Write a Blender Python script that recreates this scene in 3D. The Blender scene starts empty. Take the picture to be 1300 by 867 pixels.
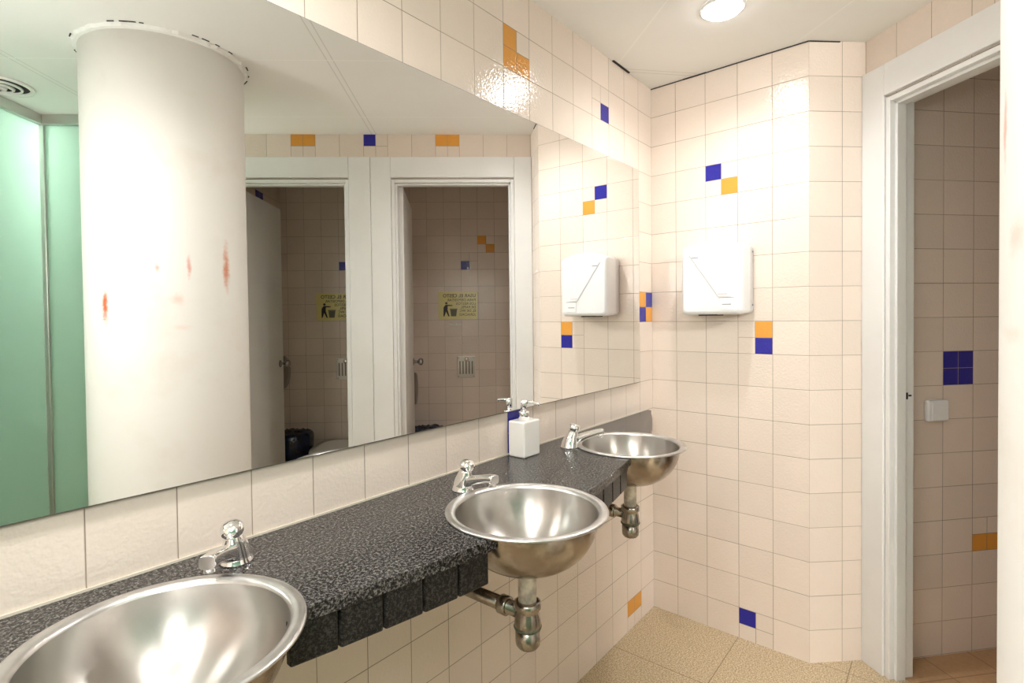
import bpy, bmesh, math, random
from mathutils import Vector, Matrix
random.seed(7)
PI = math.pi
sc = bpy.context.scene
COL = sc.collection

# ------------------------------------------------------------------ camera
T = 0.13                                   # one wall tile
Fw = Vector((0.7729, 0.6342, -0.0189)).normalized()
Rt = Vector((0.6340, -0.7732, -0.0115)); Rt = (Rt - Fw * Rt.dot(Fw)).normalized()
Up = Rt.cross(Fw)
CAM = Vector((-2.3094, -1.0363, 1.3230))
cd = bpy.data.cameras.new('camera'); cam = bpy.data.objects.new('camera', cd); COL.objects.link(cam)
m = Matrix((Rt, Up, -Fw)).transposed().to_4x4(); m.translation = CAM
cam.matrix_world = m
cd.sensor_width = 36; cd.lens = 36 * 687.84 / 1300
cd.shift_x = 8.762 / 1300; cd.shift_y = -18.023 / 1300
cd.clip_start = 0.02
sc.camera = cam

# ------------------------------------------------------------------ light and exposure
sc.view_settings.view_transform = 'Standard'
sc.view_settings.look = 'None'
sc.view_settings.gamma = 1
sc.view_settings.use_curve_mapping = False
sc.view_settings.exposure = 0.93
w = bpy.data.worlds.new('world'); sc.world = w; w.use_nodes = True
w.node_tree.nodes['Background'].inputs[0].default_value = (1, 1, 1, 1)
w.node_tree.nodes['Background'].inputs[1].default_value = 0.05
LAMP = 18.0                                 # glow of the downlights' lenses
SPOT = [14.0, 15.0, 20.0]             # their beams, in watts
LAMPS = [(-0.455, -0.455), (-1.93, -0.48), (-2.85, -0.60)]   # downlights of the room; the last is an unseen one added as fill
FAR_LAMP = 260.0                            # lamp in the room beyond the green glass
fl = bpy.data.lights.new('camera_flash', 'POINT'); fl.energy = 12; fl.shadow_soft_size = 0.14; fl.color = (1.0, 0.985, 0.97)
flo = bpy.data.objects.new('camera_flash', fl); flo.location = (-2.50, -1.00, 1.66); COL.objects.link(flo)
sc.cycles.max_bounces = 14
sc.cycles.diffuse_bounces = 6
sc.cycles.glossy_bounces = 8
sc.cycles.transmission_bounces = 8
sc.cycles.sample_clamp_indirect = 30

# ------------------------------------------------------------------ room frame
H = 2.333
EX = 0.6306
BD = Vector((-0.0342, -0.9994)); BN = Vector((0.9994, -0.0342))
EDGE = BD * EX
D0 = Vector((0.130, -0.790))
TH = math.radians(48.3)
DD = Vector((-math.cos(TH), -math.sin(TH)))      # along the door wall, away from the corner
DN = Vector((-math.sin(TH), math.cos(TH)))       # out of the door wall into the room
def dw(s, d, z=0.0):
    p = D0 + DD * s + DN * d
    return Vector((p.x, p.y, z))
def bwp(s, off, z=0.0):                          # back wall: along s, off into the room
    p = BD * s - BN * off
    return Vector((p.x, p.y, z))
ZC = 0.905                                       # countertop

# ------------------------------------------------------------------ materials
def newmat(name):
    m = bpy.data.materials.new(name); m.use_nodes = True
    nt = m.node_tree; b = nt.nodes['Principled BSDF']
    return m, nt, b
def N(nt, t, **k):
    n = nt.nodes.new(t)
    for a, v in k.items():
        if a.startswith('_'): setattr(n, a[1:], v)
        else: n.inputs[a.replace('__', ' ')].default_value = v
    return n
def math_(nt, op, a, b=None, c=None):
    n = nt.nodes.new('ShaderNodeMath'); n.operation = op
    for i, v in enumerate((a, b, c)):
        if v is None: continue
        if isinstance(v, (int, float)): n.inputs[i].default_value = v
        else: nt.links.new(v, n.inputs[i])
    return n.outputs[0]
def mixc(nt, f, a, b):
    n = nt.nodes.new('ShaderNodeMix'); n.data_type = 'RGBA'
    for i, v in ((0, f), (6, a), (7, b)):
        if isinstance(v, (int, float)): n.inputs[i].default_value = v
        elif isinstance(v, tuple): n.inputs[i].default_value = v
        else: nt.links.new(v, n.inputs[i])
    return n.outputs[2]
def c4(c): return (c[0], c[1], c[2], 1)
def lin(r, g, b):
    f = lambda v: ((v / 255 + 0.055) / 1.055) ** 2.4 if v > 10 else v / 255 / 12.92
    return (f(r), f(g), f(b))
def ramp(nt, fac, a, b):
    n = nt.nodes.new('ShaderNodeMapRange'); n.inputs[1].default_value = a; n.inputs[2].default_value = b
    n.interpolation_type = 'SMOOTHSTEP'
    nt.links.new(fac, n.inputs[0]); return n.outputs[0]
def noise(nt, scale, detail=2, rough=0.5, coord='Object', stretch=None):
    tc = nt.nodes.new('ShaderNodeTexCoord'); src = tc.outputs[coord]
    if stretch:
        mp = nt.nodes.new('ShaderNodeMapping'); mp.inputs['Scale'].default_value = stretch
        nt.links.new(src, mp.inputs[0]); src = mp.outputs[0]
    n = nt.nodes.new('ShaderNodeTexNoise'); n.inputs['Scale'].default_value = scale
    n.inputs['Detail'].default_value = detail; n.inputs['Roughness'].default_value = rough
    nt.links.new(src, n.inputs['Vector']); return n.outputs[0]
def bump(nt, b, h, strength, dist):
    n = nt.nodes.new('ShaderNodeBump'); n.inputs['Strength'].default_value = strength
    n.inputs['Distance'].default_value = dist
    nt.links.new(h, n.inputs['Height']); nt.links.new(n.outputs[0], b.inputs['Normal'])
def plain(name, col, rough=0.5, metal=0.0, var=0.0, vscale=8.0, bumpy=0.0, bscale=60.0):
    m, nt, b = newmat(name)
    b.inputs['Base Color'].default_value = c4(col); b.inputs['Roughness'].default_value = rough
    b.inputs['Metallic'].default_value = metal
    if var:
        n = noise(nt, vscale, 4)
        dark = tuple(v * (1 - var) for v in col); lite = tuple(min(1, v * (1 + var * 0.5)) for v in col)
        nt.links.new(mixc(nt, ramp(nt, n, 0.3, 0.7), c4(dark), c4(lite)), b.inputs['Base Color'])
    if bumpy: bump(nt, b, noise(nt, bscale, 2), bumpy, 0.002)
    return m
GROUT = (0.20, 0.155, 0.115)
def tile_mat(name, col, var=0.05, grout=GROUT, rough=0.13, peel=1.0):
    m, nt, b = newmat(name)
    uv = nt.nodes.new('ShaderNodeUVMap'); uv.uv_map = 'UVMap'
    sp = nt.nodes.new('ShaderNodeSeparateXYZ'); nt.links.new(uv.outputs[0], sp.inputs[0])
    half = nt.nodes.new('ShaderNodeAttribute'); half.attribute_name = 'half'
    rnd = nt.nodes.new('ShaderNodeAttribute'); rnd.attribute_name = 'rnd'
    mx = math_(nt, 'MAXIMUM', math_(nt, 'ABSOLUTE', sp.outputs[0]), math_(nt, 'ABSOLUTE', sp.outputs[1]))
    e = math_(nt, 'SUBTRACT', half.outputs['Fac'], mx)          # metres to the tile's edge
    tile = ramp(nt, e, 0.0005, 0.0012)
    n1 = noise(nt, 9, 3)
    v = math_(nt, 'ADD', math_(nt, 'MULTIPLY', rnd.outputs['Fac'], 0.7), math_(nt, 'MULTIPLY', n1, 0.5))
    dark = tuple(x * (1 - var) for x in col); lite = tuple(min(1, x * (1 + var)) for x in col)
    body = mixc(nt, v, c4(dark), c4(lite))
    n2 = noise(nt, 140, 2)
    body = mixc(nt, math_(nt, 'MULTIPLY', ramp(nt, n2, 0.6, 0.75), 0.12), body, c4(tuple(x * 0.7 for x in col)))
    gn = noise(nt, 3.0, 2)
    gc = mixc(nt, ramp(nt, gn, 0.35, 0.65), c4(grout), c4(tuple(min(1, g * 1.9) for g in grout)))
    nt.links.new(mixc(nt, tile, gc, body), b.inputs['Base Color'])
    r = nt.nodes.new('ShaderNodeMapRange'); nt.links.new(tile, r.inputs[0]); r.inputs[3].default_value = 0.75; r.inputs[4].default_value = rough
    nt.links.new(r.outputs[0], b.inputs['Roughness'])
    h = math_(nt, 'ADD', math_(nt, 'MULTIPLY', ramp(nt, e, 0.0003, 0.0022), 0.7), math_(nt, 'MULTIPLY', noise(nt, 125, 1), peel))
    bump(nt, b, h, 0.55, 0.0016)
    return m
M = {}
M['cream'] = tile_mat('cream_tile', lin(230, 216, 204))
M['blue'] = tile_mat('blue_tile', lin(40, 38, 150), 0.08)
M['orange'] = tile_mat('orange_tile', lin(226, 158, 66), 0.12)
M['backing'] = plain('wall_backing', lin(190, 175, 160), 0.8)
M['plaster'] = plain('ceiling_paint', lin(240, 240, 237), 0.7)
M['wood'] = plain('white_door_paint', lin(236, 236, 236), 0.32, var=0.03, vscale=5, bumpy=0.05, bscale=40)
M['leaf'] = plain('door_leaf_paint', lin(226, 224, 222), 0.35, var=0.03, vscale=5)
M['chrome'] = plain('chrome', (0.88, 0.88, 0.88), 0.06, 1.0)
M['dullchrome'] = plain('dull_pipe_chrome', (0.42, 0.38, 0.33), 0.25, 1.0, var=0.3, vscale=40)
M['whiteplastic'] = plain('white_plastic', lin(240, 241, 243), 0.25)
M['greyprint'] = plain('grey_print', lin(150, 150, 155), 0.5)
M['redprint'] = plain('faint_red_print', lin(226, 190, 185), 0.5)
M['ceramic'] = plain('white_ceramic', lin(243, 240, 236), 0.16)
M['black'] = plain('black_plastic', (0.012, 0.012, 0.014), 0.4)
M['darkgap'] = plain('dark_gap', (0.03, 0.027, 0.025), 0.8)
M['bag'] = plain('dark_blue_bag', lin(18, 34, 66), 0.22, var=0.5, vscale=20, bumpy=0.6, bscale=45)
M['brownplastic'] = plain('dark_brushed_metal', (0.20, 0.17, 0.15), 0.3, 0.8)
M['knob'] = plain('knob_metal', (0.38, 0.37, 0.36), 0.14, 1.0)
M['paper'] = plain('paper', lin(236, 230, 222), 0.8)
M['aluminium'] = plain('aluminium', (0.62, 0.60, 0.58), 0.28, 1.0)
M['rubber'] = plain('seal', lin(214, 205, 190), 0.5)
M['yellow'] = plain('yellow_sign', lin(232, 222, 150), 0.25)
M['ink'] = plain('sign_ink', lin(40, 38, 36), 0.4)
M['grey'] = plain('grey_ink', lin(110, 108, 92), 0.5)
M['tape'] = plain('white_sealing_tape', lin(222, 214, 202), 0.6, var=0.35, vscale=55)
M['verdigris'] = plain('green_verdigris', lin(98, 104, 84), 0.6, var=0.4, vscale=80)

def steel():
    m, nt, b = newmat('brushed_steel')
    b.inputs['Metallic'].default_value = 1
    n = noise(nt, 5, 4); n2 = noise(nt, 60, 3)
    b.inputs['Base Color'].default_value = (0.76, 0.73, 0.69, 1)
    nt.links.new(mixc(nt, ramp(nt, n, 0.35, 0.7), c4((0.50, 0.47, 0.44)), c4((0.58, 0.565, 0.54))), b.inputs['Base Color'])
    r = nt.nodes.new('ShaderNodeMapRange'); nt.links.new(n2, r.inputs[0]); r.inputs[3].default_value = 0.29; r.inputs[4].default_value = 0.33
    nt.links.new(r.outputs[0], b.inputs['Roughness'])
    b.inputs['Anisotropic'].default_value = 0.8; b.inputs['Anisotropic Rotation'].default_value = 0.25
    t = nt.nodes.new('ShaderNodeTangent'); t.direction_type = 'RADIAL'; t.axis = 'Z'
    nt.links.new(t.outputs[0], b.inputs['Tangent'])
    return m
M['steel'] = steel()
def steel_out():
    m, nt, b = newmat('stained_steel')
    b.inputs['Metallic'].default_value = 1
    n = noise(nt, 14, 5, 0.6)
    nt.links.new(mixc(nt, ramp(nt, n, 0.35, 0.65), c4((0.34, 0.285, 0.235)), c4((0.58, 0.54, 0.495))), b.inputs['Base Color'])
    r = nt.nodes.new('ShaderNodeMapRange'); nt.links.new(n, r.inputs[0]); r.inputs[3].default_value = 0.3; r.inputs[4].default_value = 0.14
    nt.links.new(r.outputs[0], b.inputs['Roughness'])
    return m
M['steel_out'] = steel_out()
M['rim'] = plain('worn_rim_steel', (0.70, 0.69, 0.68), 0.33, 1.0, var=0.12, vscale=30)
def granite(name, rough, dark, lite):
    m, nt, b = newmat(name)
    n1 = noise(nt, 180, 3, 0.65); n2 = noise(nt, 380, 2, 0.6)
    s = math_(nt, 'ADD', math_(nt, 'MULTIPLY', n1, 0.6), math_(nt, 'MULTIPLY', n2, 0.4))
    col = mixc(nt, ramp(nt, s, 0.44, 0.64), c4(dark), c4(lite))
    nt.links.new(col, b.inputs['Base Color'])
    b.inputs['Roughness'].default_value = rough; b.inputs['Specular IOR Level'].default_value = 0.35
    bump(nt, b, noise(nt, 60, 2), 0.08, 0.001)
    return m
M['granite'] = granite('black_granite', 0.22, (0.006, 0.006, 0.006), (0.185, 0.172, 0.164))
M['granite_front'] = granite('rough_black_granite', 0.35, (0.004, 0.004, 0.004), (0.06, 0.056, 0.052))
def mirror():
    m, nt, b = newmat('mirror_glass')
    b.inputs['Metallic'].default_value = 1; b.inputs['Roughness'].default_value = 0.0
    b.inputs['Base Color'].default_value = (0.885, 0.89, 0.88, 1)
    return m
M['mirror'] = mirror()
M['mirror_edge'] = plain('mirror_edge', (0.16, 0.15, 0.14), 0.3)
def emit(name, col, s):
    m, nt, b = newmat(name)
    b.inputs['Base Color'].default_value = c4(col)
    b.inputs['Emission Color'].default_value = c4(col); b.inputs['Emission Strength'].default_value = s
    return m
M['lamp'] = emit('lamp_glow', (1.0, 0.98, 0.955), LAMP)
M['farlamp'] = emit('far_lamp_glow', (1.0, 0.99, 0.96), FAR_LAMP)
def floor_mat():
    m, nt, b = newmat('terrazzo')
    tc = nt.nodes.new('ShaderNodeTexCoord'); sp = nt.nodes.new('ShaderNodeSeparateXYZ'); nt.links.new(tc.outputs['Object'], sp.inputs[0])
    P = 0.384
    def edge(o, off):
        x = math_(nt, 'FRACT', math_(nt, 'MULTIPLY', math_(nt, 'ADD', o, off + 40 * P), 1 / P))
        return math_(nt, 'MULTIPLY', math_(nt, 'MINIMUM', x, math_(nt, 'SUBTRACT', 1.0, x)), P)
    e = math_(nt, 'MINIMUM', edge(sp.outputs[0], 0.0), edge(sp.outputs[1], 0.37))
    joint = ramp(nt, e, 0.0006, 0.002)
    n1 = noise(nt, 175, 4, 0.75); n2 = noise(nt, 3.5, 3); n3 = noise(nt, 330, 2)
    a, c, d = lin(214, 197, 166), lin(158, 134, 100), lin(238, 226, 204)
    col = mixc(nt, ramp(nt, n1, 0.4, 0.62), c4(c), c4(a))
    col = mixc(nt, ramp(nt, n3, 0.6, 0.7), col, c4(d))
    col = mixc(nt, math_(nt, 'MULTIPLY', ramp(nt, n2, 0.52, 0.72), 0.4), col, c4(lin(120, 98, 70)))
    col = mixc(nt, joint, c4(lin(120, 100, 74)), col)
    nt.links.new(col, b.inputs['Base Color']); b.inputs['Roughness'].default_value = 0.42
    bump(nt, b, n1, 0.1, 0.001)
    return m
M['floor'] = floor_mat()
def stall_floor_mat():
    m, nt, b = newmat('brown_floor_tile')
    tc = nt.nodes.new('ShaderNodeTexCoord'); mp = nt.nodes.new('ShaderNodeMapping'); mp.inputs['Rotation'].default_value = (0, 0, -TH)
    nt.links.new(tc.outputs['Object'], mp.inputs[0])
    sp = nt.nodes.new('ShaderNodeSeparateXYZ'); nt.links.new(mp.outputs[0], sp.inputs[0])
    P = 0.20
    def edge(o):
        x = math_(nt, 'FRACT', math_(nt, 'MULTIPLY', math_(nt, 'ADD', o, 40 * P + 0.05), 1 / P))
        return math_(nt, 'MULTIPLY', math_(nt, 'MINIMUM', x, math_(nt, 'SUBTRACT', 1.0, x)), P)
    j = ramp(nt, math_(nt, 'MINIMUM', edge(sp.outputs[0]), edge(sp.outputs[1])), 0.001, 0.003)
    n = noise(nt, 60, 3)
    col = mixc(nt, n, c4(lin(170, 132, 96)), c4(lin(196, 160, 120)))
    nt.links.new(mixc(nt, j, c4(lin(140, 108, 80)), col), b.inputs['Base Color']); b.inputs['Roughness'].default_value = 0.4
    return m
M['stallfloor'] = stall_floor_mat()
def ceiling_mat():
    # painted panels with seams running along and across the door wall
    m, nt, b = newmat('ceiling_panels')
    tc = nt.nodes.new('ShaderNodeTexCoord'); sp = nt.nodes.new('ShaderNodeSeparateXYZ'); nt.links.new(tc.outputs['Object'], sp.inputs[0])
    def along(v, o):
        a = math_(nt, 'ADD', math_(nt, 'MULTIPLY', sp.outputs[0], v.x), math_(nt, 'MULTIPLY', sp.outputs[1], v.y))
        return math_(nt, 'SUBTRACT', a, o)
    s = along(DD, D0.dot(DD)); d = along(DN, D0.dot(DN))
    def edge(o, off, P):
        x = math_(nt, 'FRACT', math_(nt, 'MULTIPLY', math_(nt, 'ADD', o, 30 * P - off), 1 / P))
        return math_(nt, 'MULTIPLY', math_(nt, 'MINIMUM', x, math_(nt, 'SUBTRACT', 1.0, x)), P)
    es = edge(s, 0.862, 1.2); ed = edge(d, 0.258, 0.6)
    n = noise(nt, 2.5, 3)
    col = mixc(nt, n, c4(lin(238, 238, 235)), c4(lin(246, 246, 243)))
    js = math_(nt, 'MULTIPLY', math_(nt, 'SUBTRACT', 1.0, ramp(nt, math_(nt, 'ABSOLUTE', math_(nt, 'SUBTRACT', es, 0.012)), 0.001, 0.003)), 0.35)
    col = mixc(nt, js, col, c4(lin(150, 147, 140)))
    jd = math_(nt, 'SUBTRACT', 1.0, ramp(nt, ed, 0.002, 0.004))
    col = mixc(nt, jd, col, c4(lin(250, 250, 247)))
    nt.links.new(col, b.inputs['Base Color']); b.inputs['Roughness'].default_value = 0.6
    return m
M['ceiling'] = ceiling_mat()
def column_mat():
    m, nt, b = newmat('dirty_white_plaster')
    n = noise(nt, 3.0, 5, 0.6); n2 = noise(nt, 30, 4, 0.7)
    col = mixc(nt, math_(nt, 'MULTIPLY', ramp(nt, n, 0.5, 0.75), 0.35), c4(lin(238, 236, 231)), c4(lin(214, 200, 178)))
    tc = nt.nodes.new('ShaderNodeTexCoord')
    for (ang, z, rw, rz, colr, k) in [(154.3, 1.378, 0.013, 0.055, (214, 96, 48), 1.0), (67.9, 1.515, 0.014, 0.085, (214, 134, 96), 0.9),
                              (97, 1.515, 0.007, 0.04, (220, 140, 120), 0.7), (117, 1.507, 0.008, 0.014, (222, 138, 124), 0.7),
                              (105, 1.40, 0.02, 0.018, (236, 190, 178), 0.55), (103, 1.30, 0.03, 0.01, (236, 205, 190), 0.4)]:
        a = math.radians(ang)
        mp = nt.nodes.new('ShaderNodeVectorMath'); mp.operation = 'SUBTRACT'
        nt.links.new(tc.outputs['Object'], mp.inputs[0]); mp.inputs[1].default_value = (0.273 * math.cos(a), 0.273 * math.sin(a), z)
        sc_ = nt.nodes.new('ShaderNodeVectorMath'); sc_.operation = 'MULTIPLY'
        nt.links.new(mp.outputs[0], sc_.inputs[0]); sc_.inputs[1].default_value = (1 / rw, 1 / rw, 1 / rz)
        ln = nt.nodes.new('ShaderNodeVectorMath'); ln.operation = 'LENGTH'; nt.links.new(sc_.outputs[0], ln.inputs[0])
        dd = math_(nt, 'ADD', ln.outputs['Value'], math_(nt, 'MULTIPLY', math_(nt, 'SUBTRACT', n2, 0.5), 2.2))
        f = math_(nt, 'MULTIPLY', math_(nt, 'SUBTRACT', 1.0, ramp(nt, dd, 0.1, 1.5)), k)
        col = mixc(nt, f, col, c4(lin(*colr)))
    nt.links.new(col, b.inputs['Base Color']); b.inputs['Roughness'].default_value = 0.55
    bump(nt, b, noise(nt, 14, 3), 0.1, 0.004)
    return m
M['column'] = column_mat()
def green_glass():
    m, nt, b = newmat('frosted_green_glass')
    out = nt.nodes['Material Output']
    tr = nt.nodes.new('ShaderNodeBsdfTranslucent'); tr.inputs[0].default_value = c4((0.66, 0.82, 0.73))
    df = nt.nodes.new('ShaderNodeBsdfDiffuse'); df.inputs[0].default_value = c4((0.10, 0.22, 0.14))
    gl = nt.nodes.new('ShaderNodeBsdfGlossy'); gl.inputs['Roughness'].default_value = 0.12
    m1 = nt.nodes.new('ShaderNodeMixShader'); m1.inputs[0].default_value = 0.45
    nt.links.new(tr.outputs[0], m1.inputs[1]); nt.links.new(df.outputs[0], m1.inputs[2])
    fr = nt.nodes.new('ShaderNodeFresnel'); fr.inputs[0].default_value = 1.45
    m2 = nt.nodes.new('ShaderNodeMixShader'); nt.links.new(fr.outputs[0], m2.inputs[0])
    nt.links.new(m1.outputs[0], m2.inputs[1]); nt.links.new(gl.outputs[0], m2.inputs[2])
    nt.links.new(m2.outputs[0], out.inputs[0])
    return m
M['glass'] = green_glass()

# ------------------------------------------------------------------ builders
class MB:
    """collects polygons of one mesh; origin is subtracted when built"""
    def __init__(s): s.v = []; s.f = []; s.mi = []; s.sm = []
    def poly(s, pts, mi=0, smooth=False):
        i = len(s.v); s.v += [Vector(p) for p in pts]; s.f.append(list(range(i, i + len(pts)))); s.mi.append(mi); s.sm.append(smooth)
    def idx(s, pts, faces, mi=0, smooth=False):
        i = len(s.v); s.v += [Vector(p) for p in pts]
        for f in faces: s.f.append([i + k for k in f]); s.mi.append(mi); s.sm.append(smooth)
    def hexa(s, p, mi=0):            # p: 4 bottom + 4 top
        s.idx(p, [(0, 3, 2, 1), (4, 5, 6, 7), (0, 1, 5, 4), (1, 2, 6, 5), (2, 3, 7, 6), (3, 0, 4, 7)], mi)
    def box(s, c0, c1, fn=None, mi=0):
        x0, y0, z0 = c0; x1, y1, z1 = c1
        p = [(x0, y0, z0), (x1, y0, z0), (x1, y1, z0), (x0, y1, z0), (x0, y0, z1), (x1, y0, z1), (x1, y1, z1), (x0, y1, z1)]
        s.hexa([fn(*q) for q in p] if fn else p, mi)
    def rings(s, rings, smooth=True, cap0=True, cap1=True, mi=0, closed=True):
        n = len(rings[0]); i = len(s.v)
        for r in rings: s.v += [Vector(p) for p in r]
        for k in range(len(rings) - 1):
            for j in range(n if closed else n - 1):
                a = i + k * n + j; b_ = i + k * n + (j + 1) % n
                s.f.append([a, b_, b_ + n, a + n]); s.mi.append(mi); s.sm.append(smooth)
        if cap0: s.f.append([i + j for j in range(n)][::-1]); s.mi.append(mi); s.sm.append(False)
        if cap1: s.f.append([i + (len(rings) - 1) * n + j for j in range(n)]); s.mi.append(mi); s.sm.append(False)
    def lathe(s, prof, n=48, axis=None, c=(0, 0, 0), smooth=True, cap0=True, cap1=True, mi=0):
        c = Vector(c); a = Vector(axis or (0, 0, 1)).normalized()
        u = a.orthogonal().normalized() if axis else Vector((1, 0, 0)); v = a.cross(u)
        rs = [[c + a * z + u * (r * math.cos(2 * PI * k / n)) + v * (r * math.sin(2 * PI * k / n)) for k in range(n)] for r, z in prof]
        s.rings(rs, smooth, cap0, cap1, mi)
    def tube(s, pts, rad, n=16, mi=0):
        pts = [Vector(p) for p in pts]; rs = []
        u = None
        for i, p in enumerate(pts):
            t = ((pts[min(i + 1, len(pts) - 1)] - p).normalized() + (p - pts[max(i - 1, 0)]).normalized()).normalized()
            if u is None: u = t.orthogonal().normalized()
            u = (u - t * u.dot(t)).normalized(); v = t.cross(u)
            r = rad[i] if isinstance(rad, (list, tuple)) else rad
            rs.append([p + u * (r * math.cos(2 * PI * k / n)) + v * (r * math.sin(2 * PI * k / n)) for k in range(n)])
        s.rings(rs, True, True, True, mi)
    def prism(s, poly, z0, z1, mi=0):
        n = len(poly)
        s.idx([(x, y, z0) for x, y in poly] + [(x, y, z1) for x, y in poly],
              [tuple(range(n))[::-1], tuple(range(n, 2 * n))] + [(k, (k + 1) % n, n + (k + 1) % n, n + k) for k in range(n)], mi)
    def build(s, name, mats, parent=None, origin=None, bevel=0, seg=2, recalc=True, merge=False):
        me = bpy.data.meshes.new(name)
        o_ = Vector(origin) if origin is not None else (parent.location.copy() if parent is not None and parent.get('_world', 1) else Vector((0, 0, 0)))
        me.from_pydata([tuple(p - o_) for p in s.v], [], s.f)
        for ma in (mats if isinstance(mats, (list, tuple)) else [mats]): me.materials.append(ma)
        for p, mi, sm in zip(me.polygons, s.mi, s.sm): p.material_index = mi; p.use_smooth = sm
        if recalc or merge:
            bm = bmesh.new(); bm.from_mesh(me)
            if merge: bmesh.ops.remove_doubles(bm, verts=bm.verts, dist=1e-5)
            if recalc: bmesh.ops.recalc_face_normals(bm, faces=bm.faces)
            bm.to_mesh(me); bm.free()
        ob = bpy.data.objects.new(name, me); COL.objects.link(ob)
        if parent is not None: ob.parent = parent
        else: ob.location = o_
        if bevel:
            b = ob.modifiers.new('bevel', 'BEVEL'); b.width = bevel; b.segments = seg; b.limit_method = 'ANGLE'; b.angle_limit = math.radians(40)
            b.harden_normals = False
        return ob
def thing(name, loc, label=None, cat=None, group=None, kind=None):
    o = bpy.data.objects.new(name, None); COL.objects.link(o); o.location = loc; o.empty_display_size = 0.05
    tag(o, label, cat, group, kind); return o
def tag(o, label=None, cat=None, group=None, kind=None):
    if label: o['label'] = label
    if cat: o['category'] = cat
    if group: o['group'] = group
    if kind: o['kind'] = kind
    return o
def copy_tree(o, loc, rz=0.0, parent=None):
    c = o.copy(); COL.objects.link(c)
    if parent is not None: c.parent = parent
    else: c.location = loc; c.rotation_euler = (0, 0, rz)
    for ch in list(o.children): copy_tree(ch, None, 0, c)
    return c

# ------------------------------------------------------------------ tiled walls
COLS = {'c': 0, 'b': 1, 'o': 2}
def tile_wall(name, org, dr, nrm, u0, u1, z0, z1, uoff, zoff, decor={}, tw=T, holes=[], back=0.06, mats=None, kind='structure', parent=None):
    org = Vector((org[0], org[1])); dr = Vector((dr[0], dr[1])); nrm = Vector((nrm[0], nrm[1]))
    P = lambda u, z, o=0.0: (org.x + dr.x * u + nrm.x * o, org.y + dr.y * u + nrm.y * o, z)
    flip = dr.x * nrm.y - dr.y * nrm.x       # orientation so that normals face nrm
    rects = [(u0, u1, z0, z1)]
    for (a, b, c, d) in holes:
        nr = []
        for (p, q, r, t) in rects:
            if b <= p or a >= q or d <= r or c >= t: nr.append((p, q, r, t)); continue
            if a > p: nr.append((p, a, r, t))
            if b < q: nr.append((b, q, r, t))
            if d < t: nr.append((max(a, p), min(b, q), d, t))
            if c > r: nr.append((max(a, p), min(b, q), r, c))
        rects = nr
    V = []; F = []; UV = []; HALF = []; RND = []; MI = []
    def face(a, b, c, d, cu, cz, half, rnd, mi):
        i = len(V); q = [(a, c), (b, c), (b, d), (a, d)]
        if flip > 0: q = q[::-1]
        V.extend(P(u, z) for u, z in q); F.append((i, i + 1, i + 2, i + 3)); UV.append([((u - cu) * T / tw, z - cz) for u, z in q]); HALF.append(half); RND.append(rnd); MI.append(mi)
    for (p, q, r, t) in rects:
        for i in range(math.floor((p - uoff) / tw + 1e-6), math.ceil((q - uoff) / tw - 1e-6)):
            for j in range(math.floor((r - zoff) / T + 1e-6), math.ceil((t - zoff) / T - 1e-6)):
                x0 = uoff + i * tw; y0 = zoff + j * T
                rr = random.Random(hash((round(org.x * 100), i, j))).random()
                if (i, j) in decor:
                    for k, ch in enumerate(decor[(i, j)].replace(' ', '')):
                        cx = x0 + (k % 2) * tw / 2; cy = y0 + (1 - k // 2) * T / 2
                        a, b, c, d = max(cx, p), min(cx + tw / 2, q), max(cy, r), min(cy + T / 2, t)
                        if b > a and d > c: face(a, b, c, d, cx + tw / 4, cy + T / 4, T / 4, rr, COLS[ch])
                else:
                    a, b, c, d = max(x0, p), min(x0 + tw, q), max(y0, r), min(y0 + T, t)
                    if b - a > 1e-5 and d - c > 1e-5: face(a, b, c, d, x0 + tw / 2, y0 + T / 2, T / 2, rr, 0)
        if back:                              # the body of the wall behind the tiles
            B = [P(p, r, -back), P(q, r, -back), P(q, t, -back), P(p, t, -back)]; A = [P(p, r), P(q, r), P(q, t), P(p, t)]
            for quad in ([B[0], B[1], B[2], B[3]], [A[0], A[1], B[1], B[0]], [A[1], A[2], B[2], B[1]], [A[2], A[3], B[3], B[2]], [A[3], A[0], B[0], B[3]]):
                if flip < 0: quad = quad[::-1]
                i = len(V); V.extend(quad); F.append((i, i + 1, i + 2, i + 3)); UV.append([(0, 0)] * 4); HALF.append(0.06); RND.append(0.5); MI.append(3)
    me = bpy.data.meshes.new(name); me.from_pydata([tuple(v) for v in V], [], F)
    for ma in (M['cream'], M['blue'], M['orange'], M['backing']): me.materials.append(ma)
    uvl = me.uv_layers.new(name='UVMap')
    for p_, uvs in zip(me.polygons, UV):
        for li, uv in zip(p_.loop_indices, uvs): uvl.data[li].uv = uv
    for nm, data in (('half', HALF), ('rnd', RND)):
        at = me.attributes.new(nm, 'FLOAT', 'FACE'); at.data.foreach_set('value', data)
    me.polygons.foreach_set('material_index', MI)
    ob = bpy.data.objects.new(name, me); COL.objects.link(ob); ob['kind'] = kind
    if parent is not None: ob.parent = parent
    return ob
Z0 = 0.1248
FX = -3.4                                       # the wall behind the camera
tile_wall('wall_left', (0, 0), (-1, 0), (0, -1), 0, -FX, 0, H, 0.0, Z0,
          {(7, 15): 'cooo', (3, 15): 'ccbc', (0, 9): 'boob', (1, -1): 'oocc', (7, 6): 'cbcb'})
tile_wall('wall_back', (0, 0), BD, -BN, 0, EX, 0, H, -0.0164, Z0,
          {(2, 13): 'bcco', (3, 8): 'cocb', (3, -1): 'bccc'})
RV = D0 - EDGE; RL = RV.length; RV = RV / RL
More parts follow.
